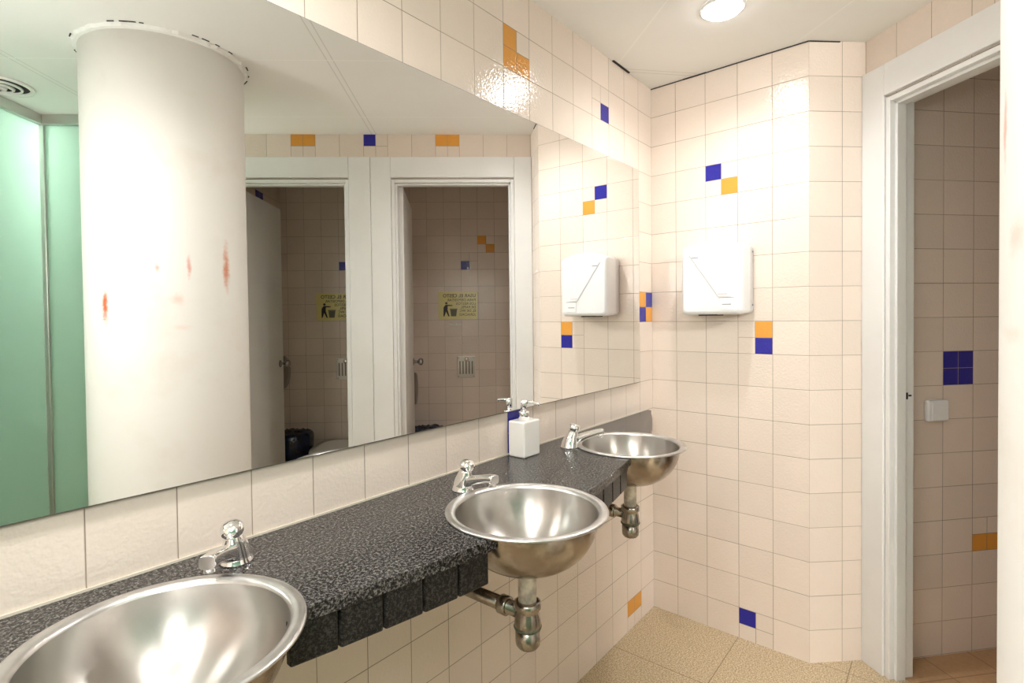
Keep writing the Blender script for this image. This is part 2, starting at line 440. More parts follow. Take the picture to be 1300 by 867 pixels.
tile_wall('wall_return', EDGE, RV, (RV.y, -RV.x) if (RV.y * -1 + RV.x * 0) > 0 else (-RV.y * -1 * -1, RV.x), 0, RL, 0, H, 0.0, Z0) if False else \
tile_wall('wall_return', EDGE, RV, Vector((RV.y, -RV.x)) if Vector((RV.y, -RV.x)).dot(Vector((-1, -0.3))) > 0 else Vector((-RV.y, RV.x)), 0, RL, 0, H, 0.0, Z0)
tile_wall('wall_right', D0, DD, DN, 0, 1.98, 0, H, 0.003, Z0,
          {(9, 16): 'oocc', (6, 16): 'cbcc', (3, 16): 'oocc'}, tw=0.131, back=0.09,
          holes=[(0.098, 0.772, -1, 2.092), (1.004, 1.678, -1, 2.092)])
# stalls behind the door wall
SD = -1.2
def dw2(s, d): p = dw(s, d); return (p.x, p.y)
tile_wall('wall_stall_side', dw2(0.025, 0), -DN, DD, 0.09, -SD, 0, H, 0.045, 0.003, {(2, 8): 'bbbb', (3, 3): 'ccoo'}, tw=0.1345)
tile_wall('wall_stall_back', dw2(0, SD), DD, DN, 0.025, 0.885, 0, H, 0.0515, 0.0056, {(1, 14): 'cooc', (2, 13): 'cccb'}, tw=0.1305)
tile_wall('wall_stall_back_far', dw2(0, SD), DD, DN, 0.945, 1.815, 0, H, 0.0730, 0.0056, {(9, 13): 'cccb'}, tw=0.1305)
tile_wall('wall_partition_near', dw2(0.885, 0), -DN, -DD, 0.09, -SD, 0, H, 0.045, 0.003, {}, back=0.03)
tile_wall('wall_partition_far', dw2(0.945, 0), -DN, DD, 0.09, -SD, 0, H, 0.045, 0.003, {}, back=0.03)
tile_wall('wall_stall_end', dw2(1.815, 0), -DN, -DD, 0.09, -SD, 0, H, 0.10, 0.003, {(4, 16): 'cccc', (5, 16): 'bbcc'})
# walls behind the camera and of the room beyond the green glass
tile_wall('wall_behind', (FX, 0), (0, -1), (1, 0), 0, 0.90, 0, H, 0.0, Z0)
GC = dw2(2.43, 0.26)
b = MB()
for (p, q) in [((3.5, -1.35), (3.5, 2.62)), ((1.90, -1.32), (3.55, -1.32))]:
    A = dw(p[0], p[1]); B = dw(q[0], q[1]); t = (B - A).normalized(); n_ = Vector((-t.y, t.x, 0)) * 0.03
    b.hexa([A - n_, B - n_, B + n_, A + n_] + [x + Vector((0, 0, H)) for x in (A - n_, B - n_, B + n_, A + n_)])
A = dw(3.5, 2.62); B = Vector((FX - 0.03, -0.90, 0)); t = (B - A).normalized(); n_ = Vector((-t.y, t.x, 0)) * 0.03
b.hexa([A - n_, B - n_, B + n_, A + n_] + [x + Vector((0, 0, H)) for x in (A - n_, B - n_, B + n_, A + n_)])
A = dw(1.93, -1.32); B = dw(1.93, -0.09); t = (B - A).normalized(); n_ = Vector((-t.y, t.x, 0)) * 0.03
b.hexa([A - n_, B - n_, B + n_, A + n_] + [x + Vector((0, 0, H)) for x in (A - n_, B - n_, B + n_, A + n_)])
tag(b.build('wall_beyond', M['plaster']), kind='structure')

# floor and ceiling
b = MB(); DTH = -0.055
q = [(0.12, 0.06), (FX - 0.06, 0.06), (FX - 0.06, -1.0)] + [dw2(3.55, 2.6), dw2(3.55, DTH), dw2(-0.35, DTH), (0.3, -0.65)]
b.prism(q, -0.05, 0.0)
tag(b.build('floor', M['floor']), kind='structure')
b = MB(); b.prism([dw2(-0.1, DTH), dw2(-0.1, -1.4), dw2(3.6, -1.4), dw2(3.6, DTH)], -0.05, 0.0)
tag(b.build('floor_stalls', M['stallfloor']), kind='structure')
b = MB(); b.prism([(0.3, 0.06), (FX - 0.06, 0.06), (FX - 0.06, -1.0), dw2(3.6, 2.65), dw2(3.6, -1.4), dw2(-0.4, -1.4), dw2(-0.45, 0.0)], H, H + 0.05)
ceil = tag(b.build('ceiling', M['ceiling']), kind='structure')

# column
cx, cy = -1.494, -1.352; R = 0.273
b = MB(); b.lathe([(R, 0), (R, 0.6), (R, 1.2), (R, 1.8), (R, H)], 96, c=(cx, cy, 0))
colm = tag(b.build('column', M['column'], origin=(cx, cy, 0)), kind='structure')
b = MB()                                         # ragged plaster ring where the column meets the ceiling
n = 96; rr = [random.uniform(0.006, 0.015) for _ in range(n)]
ring = lambda z, k: [(cx + (R + k * rr[i] + (0 if k else -0.002)) * math.cos(2 * PI * i / n), cy + (R + k * rr[i] + (0 if k else -0.002)) * math.sin(2 * PI * i / n), z) for i in range(n)]
b.rings([ring(H - 0.016, 0), ring(H - 0.013, 1), ring(H - 0.0005, 1.3)], smooth=False)
o = b.build('plaster_ring', M['plaster'], colm, origin=(cx, cy, 0))
for k in range(22):
    a = random.uniform(0, 2 * PI); L = random.uniform(0.012, 0.04)
    b = MB() if k == 0 else b
    b.box((R + 0.0175, -L / 2, H - 0.0022), (R + 0.0215, L / 2, H - 0.0002), lambda x, y, z, a=a: (cx + x * math.cos(a) - y * math.sin(a), cy + x * math.sin(a) + y * math.cos(a), z))
b.build('crack', M['darkgap'], colm, origin=(cx, cy, 0))

# thin dark strips drawn as gaps under the ceiling edge
def gap(p, q, t=0.004):
    p = Vector((p[0], p[1], H - 0.0035)); q = Vector((q[0], q[1], H - 0.0035)); d = (q - p).normalized(); n_ = Vector((-d.y, d.x, 0)) * t
    b = MB(); b.hexa([p - n_, q - n_, q + n_, p + n_] + [x + Vector((0, 0, 0.0034)) for x in (p - n_, q - n_, q + n_, p + n_)])
    return b
g = gap((-0.36, -0.004), (-0.22, -0.004)); tag(g.build('ceiling_gap_1', M['darkgap']), kind='structure')
g = gap(bwp(0.15, 0.003), bwp(0.25, 0.003), 0.003); tag(g.build('ceiling_gap_2', M['darkgap']), kind='structure')
g = gap(bwp(0.0, 0.002), bwp(EX, 0.002), 0.0015); tag(g.build('ceiling_gap_3', M['darkgap']), kind='structure')
g = gap(EDGE, D0 - RV * 0.1, 0.003); tag(g.build('ceiling_gap_4', M['darkgap']), kind='structure')

# ------------------------------------------------------------------ doors
def door(idx, s0, s1, a0, a1, zt, ang):
    """opening s0..s1, architrave out to a0..a1"""
    base = dw((s0 + s1) / 2, -0.03)
    root = thing('door_%d' % idx, base, kind='structure')
    jt = 0.018; zo = 2.069; ZT = 2.2077
    b = MB(); f = lambda s, d, z: dw(s, d, z)
    # jambs (lining) with stop
    for (p, q, st) in ((s0 - jt, s0, s0 + 0.011), (s1, s1 + jt, s1 - 0.011)):
        b.box((p, 0.008, 0), (q, -0.092, zo + jt), f)
        e = (q, st) if st > q else (st, p)
        b.box((e[0], -0.012, 0), (e[1], -0.05, zo), f)
    b.box((s0, 0.008, zo), (s1, -0.092, zo + jt), f)
    b.box((s0, -0.012, zo - 0.011), (s1, -0.05, zo), f)
    b.build('door_lining', M['wood'], root, bevel=0.002)
    def board(p, q, z0, z1):
        b = MB(); b.box((p, 0.0, z0), (q, 0.015, z1), f); b.build('architrave', M['wood'], root, bevel=0.003)
    board(a0, s0 - 0.02, 0, ZT)
    board(s1 + 0.02, a1, 0, ZT)
    board(s0 - 0.0195, s1 + 0.0195, zo + 0.026, ZT)
    # leaf opened into the stall, hinged at s1
    L = s1 - s0 - 0.006; th_ = 0.034
    hx, hy = s1 - 0.002, -0.066
    ca, sa = math.sin(ang), math.cos(ang)          # leaf direction: (ca along s, -sa into the stall)
    def lf(x, y, z):                               # x along the leaf from the hinge, y thickness towards the opening
        return dw(hx + ca * x - sa * y, hy - sa * x - ca * y, z)
    b = MB(); b.box((0, 0, 0.012), (L, th_, zo - 0.006), lf)
    leaf = b.build('door_leaf', M['leaf'], root, bevel=0.002)
    b = MB()
    for y0, sg in ((th_, 1), (0, -1)):
        c = lf(L - 0.06, y0, 1.03); ax = (lf(0, 1, 0) - lf(0, 0, 0)) * sg
        b.lathe([(0.024, 0), (0.024, 0.004), (0.010, 0.006), (0.009, 0.028), (0.018, 0.034), (0.025, 0.046), (0.024, 0.056), (0.016, 0.064), (0.004, 0.067)], 24, axis=ax, c=c)
    b.build('door_knob', M['knob'], leaf, origin=root.location)
    for z in (0.25, 1.05, 1.82):
        b = MB(); c = dw(s1 - 0.004, -0.060, z); b.lathe([(0.006, 0), (0.006, 0.09)], 12, c=c); b.build('hinge', M['wood'], root)
    # strike plate on the far jamb
    b = MB(); b.box((s0 - 0.0005, -0.054, 0.985), (s0 + 0.0015, -0.078, 1.06), f); st = b.build('strike_plate', M['wood'], root)
    b = MB(); b.box((s0 + 0.0005, -0.056, 1.012), (s0 + 0.0022, -0.066, 1.036), f); b.box((s0 + 0.0005, -0.068, 1.022), (s0 + 0.0025, -0.080, 1.028), f); b.build('latch_hole', M['black'], st, origin=root.location)
    return root
door(1, 0.116, 0.754, 0.0, 0.8835, H, math.radians(3.0))
door(2, 1.022, 1.660, 0.885, 1.78, H, math.radians(0.5))
b = MB()
f = lambda s, d, z: dw(s, d, z)
# ------------------------------------------------------------------ mirror
MY = -0.012
b = MB(); x0, x1, zb, zt = -2.85, -0.155, 1.0385, 1.9415
b.box((x0, MY, zb), (x1, -0.0005, zt), mi=1)
b.poly([(x0, MY - 0.0002, zb + 0.001), (x1 - 0.001, MY - 0.0002, zb + 0.001), (x1 - 0.001, MY - 0.0002, zt - 0.001), (x0, MY - 0.0002, zt - 0.001)], 0)
o = b.build('wall_mirror', [M['mirror'], M['mirror_edge']], origin=(-1.49, -0.005, zb), recalc=False)
tag(o, 'wide frameless mirror on the tiled wall above the granite washbasin counter', 'mirror')

# ------------------------------------------------------------------ countertop with bowed front
XS = -1.375
PR = [(0, .378), (.18, .373), (.33, .351), (.44, .330), (.515, .315), (.70, .266), (.92, .198), (1.0, .166), (1.15, .099), (1.30, .024), (1.318, .012)]
def front(x):
    d = abs(x - XS)
    for (a, ya), (b_, yb) in zip(PR, PR[1:]):
        if d <= b_: 
            t = (d - a) / (b_ - a); return -(ya + (yb - ya) * t)
    return -0.012
xs = [XS - 1.312 + 2.624 * i / 120 for i in range(121)]
def frontS(x): return sum(front(x + k * 0.02) for k in (-2, -1, 0, 1, 2)) / 5
SINKS = [(-2.053, -0.243), (-1.383, -0.330), (-0.706, -0.237)]
SR = 0.1555                                       # hole for the bowl
def outline():
    """wall edge, then the bowed front edge cut away where each bowl passes through it"""
    pts = [(XS - 1.312, -0.001), (XS + 1.312, -0.001)]
    x = XS + 1.312; inside = None; last = None
    while x > XS - 1.312:
        y = frontS(x); hit = None
        for (sx, sy) in SINKS:
            if math.hypot(x - sx, y - sy) < SR: hit = (sx, sy)
        if hit and not inside: inside = hit; a0 = math.atan2(y - hit[1], x - hit[0])
        elif inside and not hit:
            sx, sy = inside; a1 = math.atan2(last[1] - sy, last[0] - sx) % (2 * PI)
            pts += [(sx + SR * math.cos(a0 + (a1 - a0) * k / 60), sy + SR * math.sin(a0 + (a1 - a0) * k / 60)) for k in range(61)]
            inside = None; cnt = 0
        if not hit and (not pts or math.hypot(pts[-1][0] - x, pts[-1][1] - y) > 0.015): pts.append((x, y))
        last = (x, y); x -= 0.001
    return pts
b = MB(); b.prism(outline(), ZC - 0.022, ZC)
top = b.build('countertop', M['granite'], origin=(XS, -0.15, ZC), bevel=0.0025)
tag(top, 'black speckled granite counter with a bowed front along the mirror wall', 'countertop')
# front panels hanging below the slab between the bowls
def apron(x0, x1, n, gp):
    for k in range(n):
        a = x0 + (x1 - x0) * k / n + gp / 2; c = x0 + (x1 - x0) * (k + 1) / n - gp / 2
        ya, yc = frontS(a) + 0.008, frontS(c) + 0.008
        b = MB()
        b.hexa([(a, ya, 0.818), (c, yc, 0.818), (c, yc + 0.014, 0.818), (a, ya + 0.014, 0.818), (a, ya, ZC - 0.0215), (c, yc, ZC - 0.0215), (c, yc + 0.014, ZC - 0.0215), (a, ya + 0.014, ZC - 0.0215)])
        b.build('apron_panel', M['granite_front'], top, origin=top.location, bevel=0.003)
apron(-1.913, -1.545, 5, 0.004)
apron(-1.222, -0.862, 5, 0.004)
for (p, q) in ((-1.89, -1.56), (-1.205, -0.885)):       # dark backing boards seen in the joints
    b = MB(); st = 8; lo = []; hi = []
    for k in range(st + 1):
        a = p + (q - p) * k / st; ya = frontS(a) + 0.024
        lo.append((a, ya)); hi.append((a, ya + 0.01))
    b.prism(lo + hi[::-1], 0.826, ZC - 0.0225)
    b.build('apron_batten', M['black'], top, origin=top.location)
b = MB(); b.box((XS - 1.31, -0.0035, ZC), (XS + 1.312, -0.0002, ZC + 0.004)); b.build('sealant_line', M['rubber'], top, origin=top.location)

# ------------------------------------------------------------------ washbasins
def basin():
    root = thing('washbasin', (0, 0, 0), 'x', 'washbasin', 'steel washbasins set in the granite counter')
    # origin: bowl centre at countertop level
    b = MB()
    prof = [(0.1545, 0.0005), (0.1745, 0.0005), (0.1760, 0.0022), (0.1750, 0.0048), (0.1710, 0.0062), (0.1640, 0.0060), (0.1585, 0.0048), (0.1548, 0.0022), (0.1532, -0.0015)]
    b.lathe(prof, 96, cap0=False, cap1=False)
    b.build('rim', M['rim'], root, merge=True)
    b = MB(); inn = []; K = 24
    for k in range(K + 1):
        a = (PI / 2) * k / K
        r = 0.1532 * math.cos(a) ** 0.8; z = -0.0010 - 0.121 * math.sin(a)
        if r < 0.021: break
        inn.append((r, z))
    inn.append((0.021, -0.1222))
    b.lathe(inn, 96, cap0=False, cap1=False)
    outp = [(r + 0.0018 * math.cos(i / len(inn) * PI / 2), z - 0.0018 * math.sin(i / len(inn) * PI / 2)) for i, (r, z) in enumerate(inn)]
    b.lathe(outp[::-1] , 96, cap0=False, cap1=False, mi=1)
    b.build('bowl', [M['steel'], M['steel_out']], root, recalc=False)
    b = MB(); b.lathe([(0.0205, -0.1225), (0.0205, -0.1215), (0.015, -0.1218), (0.006, -0.1228), (0.001, -0.1228)], 32)
    d = b.build('drain', M['chrome'], root)
    # waste and bottle trap
    b = MB(); b.lathe([(0.030, -0.1245), (0.030, -0.1275), (0.0215, -0.130), (0.0200, -0.133), (0.0200, -0.205)], 32)
    b.build('tailpiece', M['tape'], root)
    b = MB()
    b.lathe([(0.0235, -0.196), (0.029, -0.199), (0.0295, -0.212), (0.0245, -0.216), (0.0245, -0.220), (0.0275, -0.228), (0.0295, -0.248), (0.0295, -0.252)], 32)
    tr = b.build('bottle_trap', M['dullchrome'], root)
    b = MB(); b.lathe([(0.0298, -0.2495), (0.0308, -0.252), (0.0298, -0.2555)], 32); b.build('trap_collar', M['verdigris'], tr, origin=(0, 0, 0))
    b = MB(); b.lathe([(0.0272, -0.254), (0.0272, -0.284), (0.0262, -0.291), (0.022, -0.297), (0.014, -0.300), (0.003, -0.301)], 32); b.build('trap_cup', M['dullchrome'], tr, origin=(0, 0, 0))
    return root
def waste_pipe(root, sx, sy, yaw=0.0):
    # from the trap's side outlet to the wall; built in the basin's own frame
    b = MB(); z = -0.228
    L = -sy - 0.001
    b.tube([(0, 0.018, z), (0, L, z)], 0.0155, 24)
    p = b.build('waste_pipe', M['dullchrome'], root, origin=(0, 0, 0))
    b = MB(); b.tube([(0, 0.052, z), (0, 0.055, z), (0, 0.074, z), (0, 0.077, z)], [0.0185, 0.021, 0.021, 0.0185], 24)
    b.build('slip_nut', M['dullchrome'], p, origin=(0, 0, 0))
    b = MB(); b.tube([(0, L - 0.008, z), (0, L, z)], [0.026, 0.03], 24); b.build('wall_flange', M['dullchrome'], p, origin=(0, 0, 0))
proto = basin()
labs = ['nearest steel washbasin, cut off by the left edge of the photo', 'middle steel washbasin at the bulge of the granite counter, its trap and pipe in view', 'farthest steel washbasin beside the back wall under the hand dryer']
basins = []
for i, (sx, sy) in enumerate(SINKS):
    o = proto if i == 0 else copy_tree(proto, (sx, sy, ZC))
    basins.append(o)
proto.location = (*SINKS[0], ZC)
for o, l, (sx, sy) in zip(basins, labs, SINKS):
    o['label'] = l
    waste_pipe(o, sx, sy)

# ------------------------------------------------------------------ taps
def faucet():
    root = thing('faucet', (0, 0, 0), 'x', 'faucet', 'push button taps on the granite counter')
    b = MB(); rs = []
    for (z, r, ox) in [(0, .0285, 0), (.003, .0285, 0), (.005, .0265, .0003), (.015, .0255, .002), (.028, .0225, .0055), (.040, .0190, .0095), (.048, .0160, .0125), (.0525, .0140, .0142)]:
        rs.append([(ox + r * math.cos(2 * PI * k / 32), r * .95 * math.sin(2 * PI * k / 32), z + .12 * r * math.cos(2 * PI * k / 32) * -min(1, z / .03)) for k in range(32)])
    b.rings(rs); b.build('tap_body', M['chrome'], root)
    b = MB(); ax = Vector((math.sin(0.32), 0, math.cos(0.32)))
    b.lathe([(.0138, 0), (.0140, .004), (.0172, .006), (.0190, .010), (.0190, .016), (.0168, .0215), (.011, .0252), (.002, .0262)], 32, axis=ax, c=(.0135, 0, .0495))
    b.build('push_button', M['chrome'], root)
    b = MB(); rs = []
    for (x, zc_, w_, h_) in [(.008, .022, .0140, .016), (.03, .0270, .0132, .0125), (.06, .0375, .0125, .0100), (.09, .0455, .0122, .0088), (.104, .0475, .0122, .0085), (.1115, .0460, .0120, .0100)]:
        pr = []
        for k in range(24):
            a = 2 * PI * k / 24; ce, se = math.cos(a), math.sin(a)
            pr.append((x, w_ * math.copysign(abs(ce) ** .5, ce), zc_ + h_ * math.copysign(abs(se) ** .5, se)))
        rs.append(pr)
    b.rings(rs); b.build('spout', M['chrome'], root)
    b = MB(); b.lathe([(.0085, 0), (.0085, .012), (.0075, .012)], 24, axis=(0.1, 0, -1), c=(.1015, 0, .041)); b.build('spout_outlet', M['chrome'], root)
    return root
fproto = faucet()
TAPS = [(-1.886, -0.080), (-1.366, -0.124), (-0.850, -0.098)]
flabs = ['chrome push button tap nearest the camera, behind the nearest washbasin', 'chrome push button tap behind the middle washbasin', 'chrome push button tap beside the farthest washbasin near the soap dispenser']
for i, ((tx, ty), (sx, sy)) in enumerate(zip(TAPS, SINKS)):
    rz = math.atan2(sy - ty, sx - tx)
    o = fproto if i == 0 else copy_tree(fproto, (tx, ty, ZC), rz)
    o.location = (tx, ty, ZC); o.rotation_euler = (0, 0, rz); o['label'] = flabs[i]

# ------------------------------------------------------------------ soap dispenser
root = thing('soap_dispenser', (-1.010, -0.040, ZC), 'white square ceramic soap dispenser with chrome pump on the granite counter', 'soap dispenser')
b = MB(); b.box((-1.050, -0.071, ZC), (-0.971, -0.010, ZC + 0.107)); b.build('bottle', M['ceramic'], root, bevel=0.005, seg=3)
X, Y = -1.0105, -0.0405; z = ZC + 0.107
b = MB(); b.lathe([(0.0165, z - 0.001), (0.0165, z + 0.022), (0.0155, z + 0.024)], 32, c=(X, Y, 0)); b.build('collar', M['chrome'], root)
b = MB(); b.lathe([(0.0065, z + 0.023), (0.0065, z + 0.030), (0.0095, z + 0.031), (0.0095, z + 0.060), (0.008, z + 0.061)], 24, c=(X, Y, 0)); pm = b.build('pump', M['chrome'], root)
b = MB(); b.tube([(X, Y, z + 0.053), (X + 0.004, Y - 0.025, z + 0.054), (X + 0.007, Y - 0.048, z + 0.051), (X + 0.0075, Y - 0.051, z + 0.046)], [0.0055, 0.005, 0.0042, 0.0035], 16); b.build('nozzle', M['chrome'], pm, origin=root.location)

# ------------------------------------------------------------------ hand dryer
DSC = 0.308
root = thing('hand_dryer', bwp(DSC, 0.0, 1.323), 'white plastic hand dryer on the back wall tiles above the farthest washbasin', 'hand dryer')
def dry_outline(hw, zb, zc, zt):
    """bottom zb, corner height zc, arch top zt"""
    pts = []
    rb = 0.016; rc = 0.018
    for k in range(7):
        a = PI + (PI / 2) * k / 6; pts.append((-hw + rb + rb * math.cos(a), zb + rb + rb * math.sin(a)))
    for k in range(7):
        a = -PI / 2 + (PI / 2) * k / 6; pts.append((hw - rb + rb * math.cos(a), zb + rb + rb * math.sin(a)))
    for k in range(6):
        a = (PI / 2 * 0.86) * k / 5; pts.append((hw - rc + rc * math.cos(a), zc - rc + rc * math.sin(a)))
    x1 = pts[-1][0]; z1 = pts[-1][1]
    for k in range(1, 14):
        t = k / 14; x = x1 * (1 - 2 * t); pts.append((x, z1 + (zt - z1) * (1 - (2 * t - 1) ** 2)))
    for k in range(6):
        a = PI - (PI / 2 * 0.86) * (1 - k / 5); pts.append((-hw + rc + rc * math.cos(a), zc - rc + rc * math.sin(a)))
    return pts
b = MB(); rs = []
for (off, hw, zb, zc_, zt_2) in [(0.010, .128, 1.327, 1.594, 1.613), (0.05, .1255, 1.325, 1.597, 1.616), (0.10, .121, 1.323, 1.599, 1.619), (0.113, .1185, 1.325, 1.597, 1.617), (0.119, .114, 1.330, 1.592, 1.612), (0.122, .107, 1.337, 1.585, 1.605)]:
    rs.append([bwp(DSC + x, off, z) for x, z in dry_outline(hw, zb, zc_, zt_2)])
b.rings(rs); cov = b.build('cover', M['whiteplastic'], root)
b = MB(); b.box((-0.121, 0.0, 1.335), (0.121, 0.012, 1.588), lambda x, o_, z: bwp(DSC + x, o_, z)); b.build('shadow_gap_plate', M['darkgap'], root)  # mounting plate, its dark colour paints the shadow gap behind the cover
fr = lambda x, z, o_=0.1235: bwp(DSC + x, o_, z)
def slab(pts, o0, o1):
    b = MB(); n = len(pts); b.idx([fr(x, z, o0) for x, z in pts] + [fr(x, z, o1) for x, z in pts], [tuple(range(n)), tuple(range(n, 2 * n))[::-1]] + [(k, (k + 1) % n, n + (k + 1) % n, n + k) for k in range(n)]); return b
b = slab([(-0.088, 1.567), (-0.040, 1.567), (0.082, 1.392), (0.032, 1.392)], 0.1218, 0.1245); b.build('diagonal_band', M['whiteplastic'], root, bevel=0.0015)
b = slab([(0.036, 1.342), (0.092, 1.342), (0.092, 1.388), (0.036, 1.388)], 0.1218, 0.1238); lab = b.build('front_panel', M['whiteplastic'], root, bevel=0.0008)
b = slab([(0.046, 1.361), (0.080, 1.361), (0.080, 1.3645), (0.046, 1.3645)], 0.1236, 0.1241); b.build('printed_mark', M['greyprint'], lab, origin=root.location)
b = slab([(0.034, 1.3885), (0.092, 1.3885), (0.092, 1.390), (0.034, 1.390)], 0.1236, 0.1241); b.build('panel_seam', M['greyprint'], lab, origin=root.location)
b = slab([(-0.075, 1.550), (-0.048, 1.550), (-0.048, 1.554), (-0.075, 1.554)], 0.1244, 0.1248); b.build('printed_mark', M['greyprint'], root)
b = slab([(0.030, 1.402), (0.066, 1.402), (0.066, 1.405), (0.030, 1.405)], 0.1244, 0.1248); b.build('red_print', M['redprint'], root)
b = MB(); b.box((-0.055, 0.035, 1.319), (0.02, 0.105, 1.3265), lambda x, o_, z: bwp(DSC + x, o_, z)); b.build('air_outlet', M['darkgap'], root)
for z in (1.57, 1.36):
    b = MB(); b.lathe([(0.004, 0), (0.004, 0.004)], 12, axis=(BD.x, BD.y, 0), c=bwp(DSC + 0.127, 0.02, z)); b.build('side_screw', M['greyprint'], root)

# ------------------------------------------------------------------ stall fittings
# light switch on the stall side wall
f = lambda t, o_, z: dw(0.025 + o_, -t, z)
root = thing('light_switch', dw(0.025, -0.284, 0.906), 'white square light switch below the blue tiles inside the right doorway', 'light switch')
b = MB(); b.box((0.227, 0.0, 0.908), (0.319, 0.022, 0.990), f); b.build('housing', M['whiteplastic'], root, bevel=0.008, seg=3)
b = MB(); b.box((0.242, 0.020, 0.914), (0.313, 0.0255, 0.983), f); b.build('rocker', M['whiteplastic'], root, bevel=0.003)
# signs
def text_obj(name, body, size, mat, org, parent, bold=0.0, align='LEFT'):
    cu = bpy.data.curves.new(name, 'FONT'); cu.body = body; cu.size = size; cu.align_x = align; cu.offset = bold; cu.resolution_u = 3
    tmp = bpy.data.objects.new(name, cu); COL.objects.link(tmp)
    me = bpy.data.meshes.new_from_object(tmp.evaluated_get(bpy.context.evaluated_depsgraph_get()))
    bpy.data.objects.remove(tmp)
    return me
def sign(s_lo, s_hi, z0, z1, label):
    """reads along +s when one faces the wall"""
    o = SD + 0.0005
    root = thing('notice', dw((s_lo + s_hi) / 2, SD, z0), label, 'sign', 'yellow bin notices in the stalls')
    b = MB(); b.box((s_lo, o, z0), (s_hi, o + 0.002, z1), lambda s, d, z: dw(s, d, z)); b.build('panel', M['yellow'], root)
    W = s_hi - s_lo; Hh = z1 - z0; base = root.location.copy()
    lines = [('USAR EL CESTO', 0.80, 0.0365, 0.0006), ('PARA DEPOSITAR', 0.655, 0.028, 0.0002), ('LOS RESTOS', 0.52, 0.028, 0.0002), ('DE PAPEL', 0.39, 0.028, 0.0002), ('EL DE WC', 0.26, 0.028, 0.0002), ('\u00a1GRACIAS!', 0.12, 0.028, 0.0002)]
    V = []; Fc = []
    for body, fz, size, bold in lines:
        me = text_obj('t', body, size, M['ink'], None, None, bold)
        xs_ = [v.co.x for v in me.vertices]; wmax = max(xs_) - min(xs_)
        tgt = {0: 0.84, 1: 0.73}.get(lines.index((body, fz, size, bold)), None)
        k = (tgt * W / wmax) if tgt else 1.0
        i0 = len(V)
        for v in me.vertices: V.append(dw(s_lo + 0.035 * W + v.co.x * k, o + 0.0026, z0 + fz * Hh + v.co.y) - base)
        for p in me.polygons: Fc.append([i0 + q for q in p.vertices])
        bpy.data.meshes.remove(me)
    me = bpy.data.meshes.new('lettering'); me.from_pydata([tuple(v) for v in V], [], Fc); me.materials.append(M['ink'])
    ob = bpy.data.objects.new('lettering', me); COL.objects.link(ob); ob.parent = root
    # pictogram of a figure dropping paper in a bin (bin towards the text)
    q = lambda x, z: dw(s_lo + W * x, o + 0.0026, z0 + Hh * z)
    b = MB()
    b.poly([q(0.795 + 0.032 * math.cos(2 * PI * k / 20), 0.585 + 0.043 * math.sin(2 * PI * k / 20)) for k in range(20)])
    b.poly([q(.815, .53), (q(.775, .53)), q(.64, .515), q(.64, .485), q(.76, .48), q(.765, .34), q(.87, .34), q(.865, .44)])
    b.poly([q(.87, .345), q(.765, .345), q(.715, .10), q(.745, .10), q(.80, .26)]); b.poly([q(.87, .345), q(.81, .345), q(.81, .25), q(.845, .10), q(.872, .10)])
    b.build('figure_pictogram', M['ink'], root, recalc=False)
    b = MB(); b.poly([q(.70, .355), q(.52, .355), q(.545, .10), q(.675, .10)]); b.poly([q(.71, .385), q(.51, .385), q(.51, .36), q(.71, .36)])
    b.build('bin_pictogram', M['grey'], root, recalc=False)
sign(0.3205, 0.6215, 1.312, 1.523, 'yellow bin notice on the stall wall seen through the mirror, in the right doorway')
sign(1.2520, 1.5550, 1.312, 1.523, 'yellow bin notice seen through the mirror, half hidden in the left doorway')
# steel flush plates
def flush(s0, s1, label):
    f = lambda s, d, z: dw(s, SD + d, z)
    root = thing('flush_plate', dw((s0 + s1) / 2, SD, 0.85), label, 'flush plate', 'steel flush plates')
    b = MB(); b.box((s0, 0.0, 0.855), (s1, 0.008, 1.022), f); b.build('plate', M['aluminium'], root, bevel=0.003)
    for k in range(5):
        x = s0 + 0.022 + (s1 - s0 - 0.044) * k / 4
        b = MB(); b.box((x - 0.005, 0.0078, 0.885), (x + 0.005, 0.0095, 0.985), f); b.build('slot', M['brownplastic'], root)
    b = MB(); b.lathe([(0.018, 0), (0.018, 0.012), (0.013, 0.02), (0.003, 0.022)], 24, axis=(DN.x, DN.y, 0), c=f((s0 + s1) / 2 - 0.005, 0.008, 0.998)); b.build('button', M['chrome'], root)
    for x in (s0 + 0.012, s1 - 0.012):
        for z in (0.867, 1.010):
            b = MB(); b.lathe([(0.004, 0), (0.003, 0.002)], 10, axis=(DN.x, DN.y, 0), c=f(x, 0.008, z)); b.build('screw', M['brownplastic'], root)
flush(0.343, 0.482, 'small steel plate under the yellow notice in the right doorway of the mirror')
flush(1.270, 1.409, 'slotted steel plate at the edge of the left doorway in the mirror')
# coat hook
root = thing('coat_hook', dw(0.494, SD, 1.255), 'small metal hook under the yellow notice in the right doorway of the mirror', 'hook')
b = MB(); b.box((0.445, SD, 1.266), (0.540, SD + 0.004, 1.274), lambda s, d, z: dw(s, d, z)); b.build('hook_plate', M['aluminium'], root, bevel=0.001)
b = MB(); b.tube([dw(0.49, SD + 0.003, 1.272), dw(0.49, SD + 0.022, 1.262), dw(0.49, SD + 0.03, 1.268)], 0.004, 10); b.build('hook_arm', M['aluminium'], root)
for s in (0.372, 0.60):
    o = None
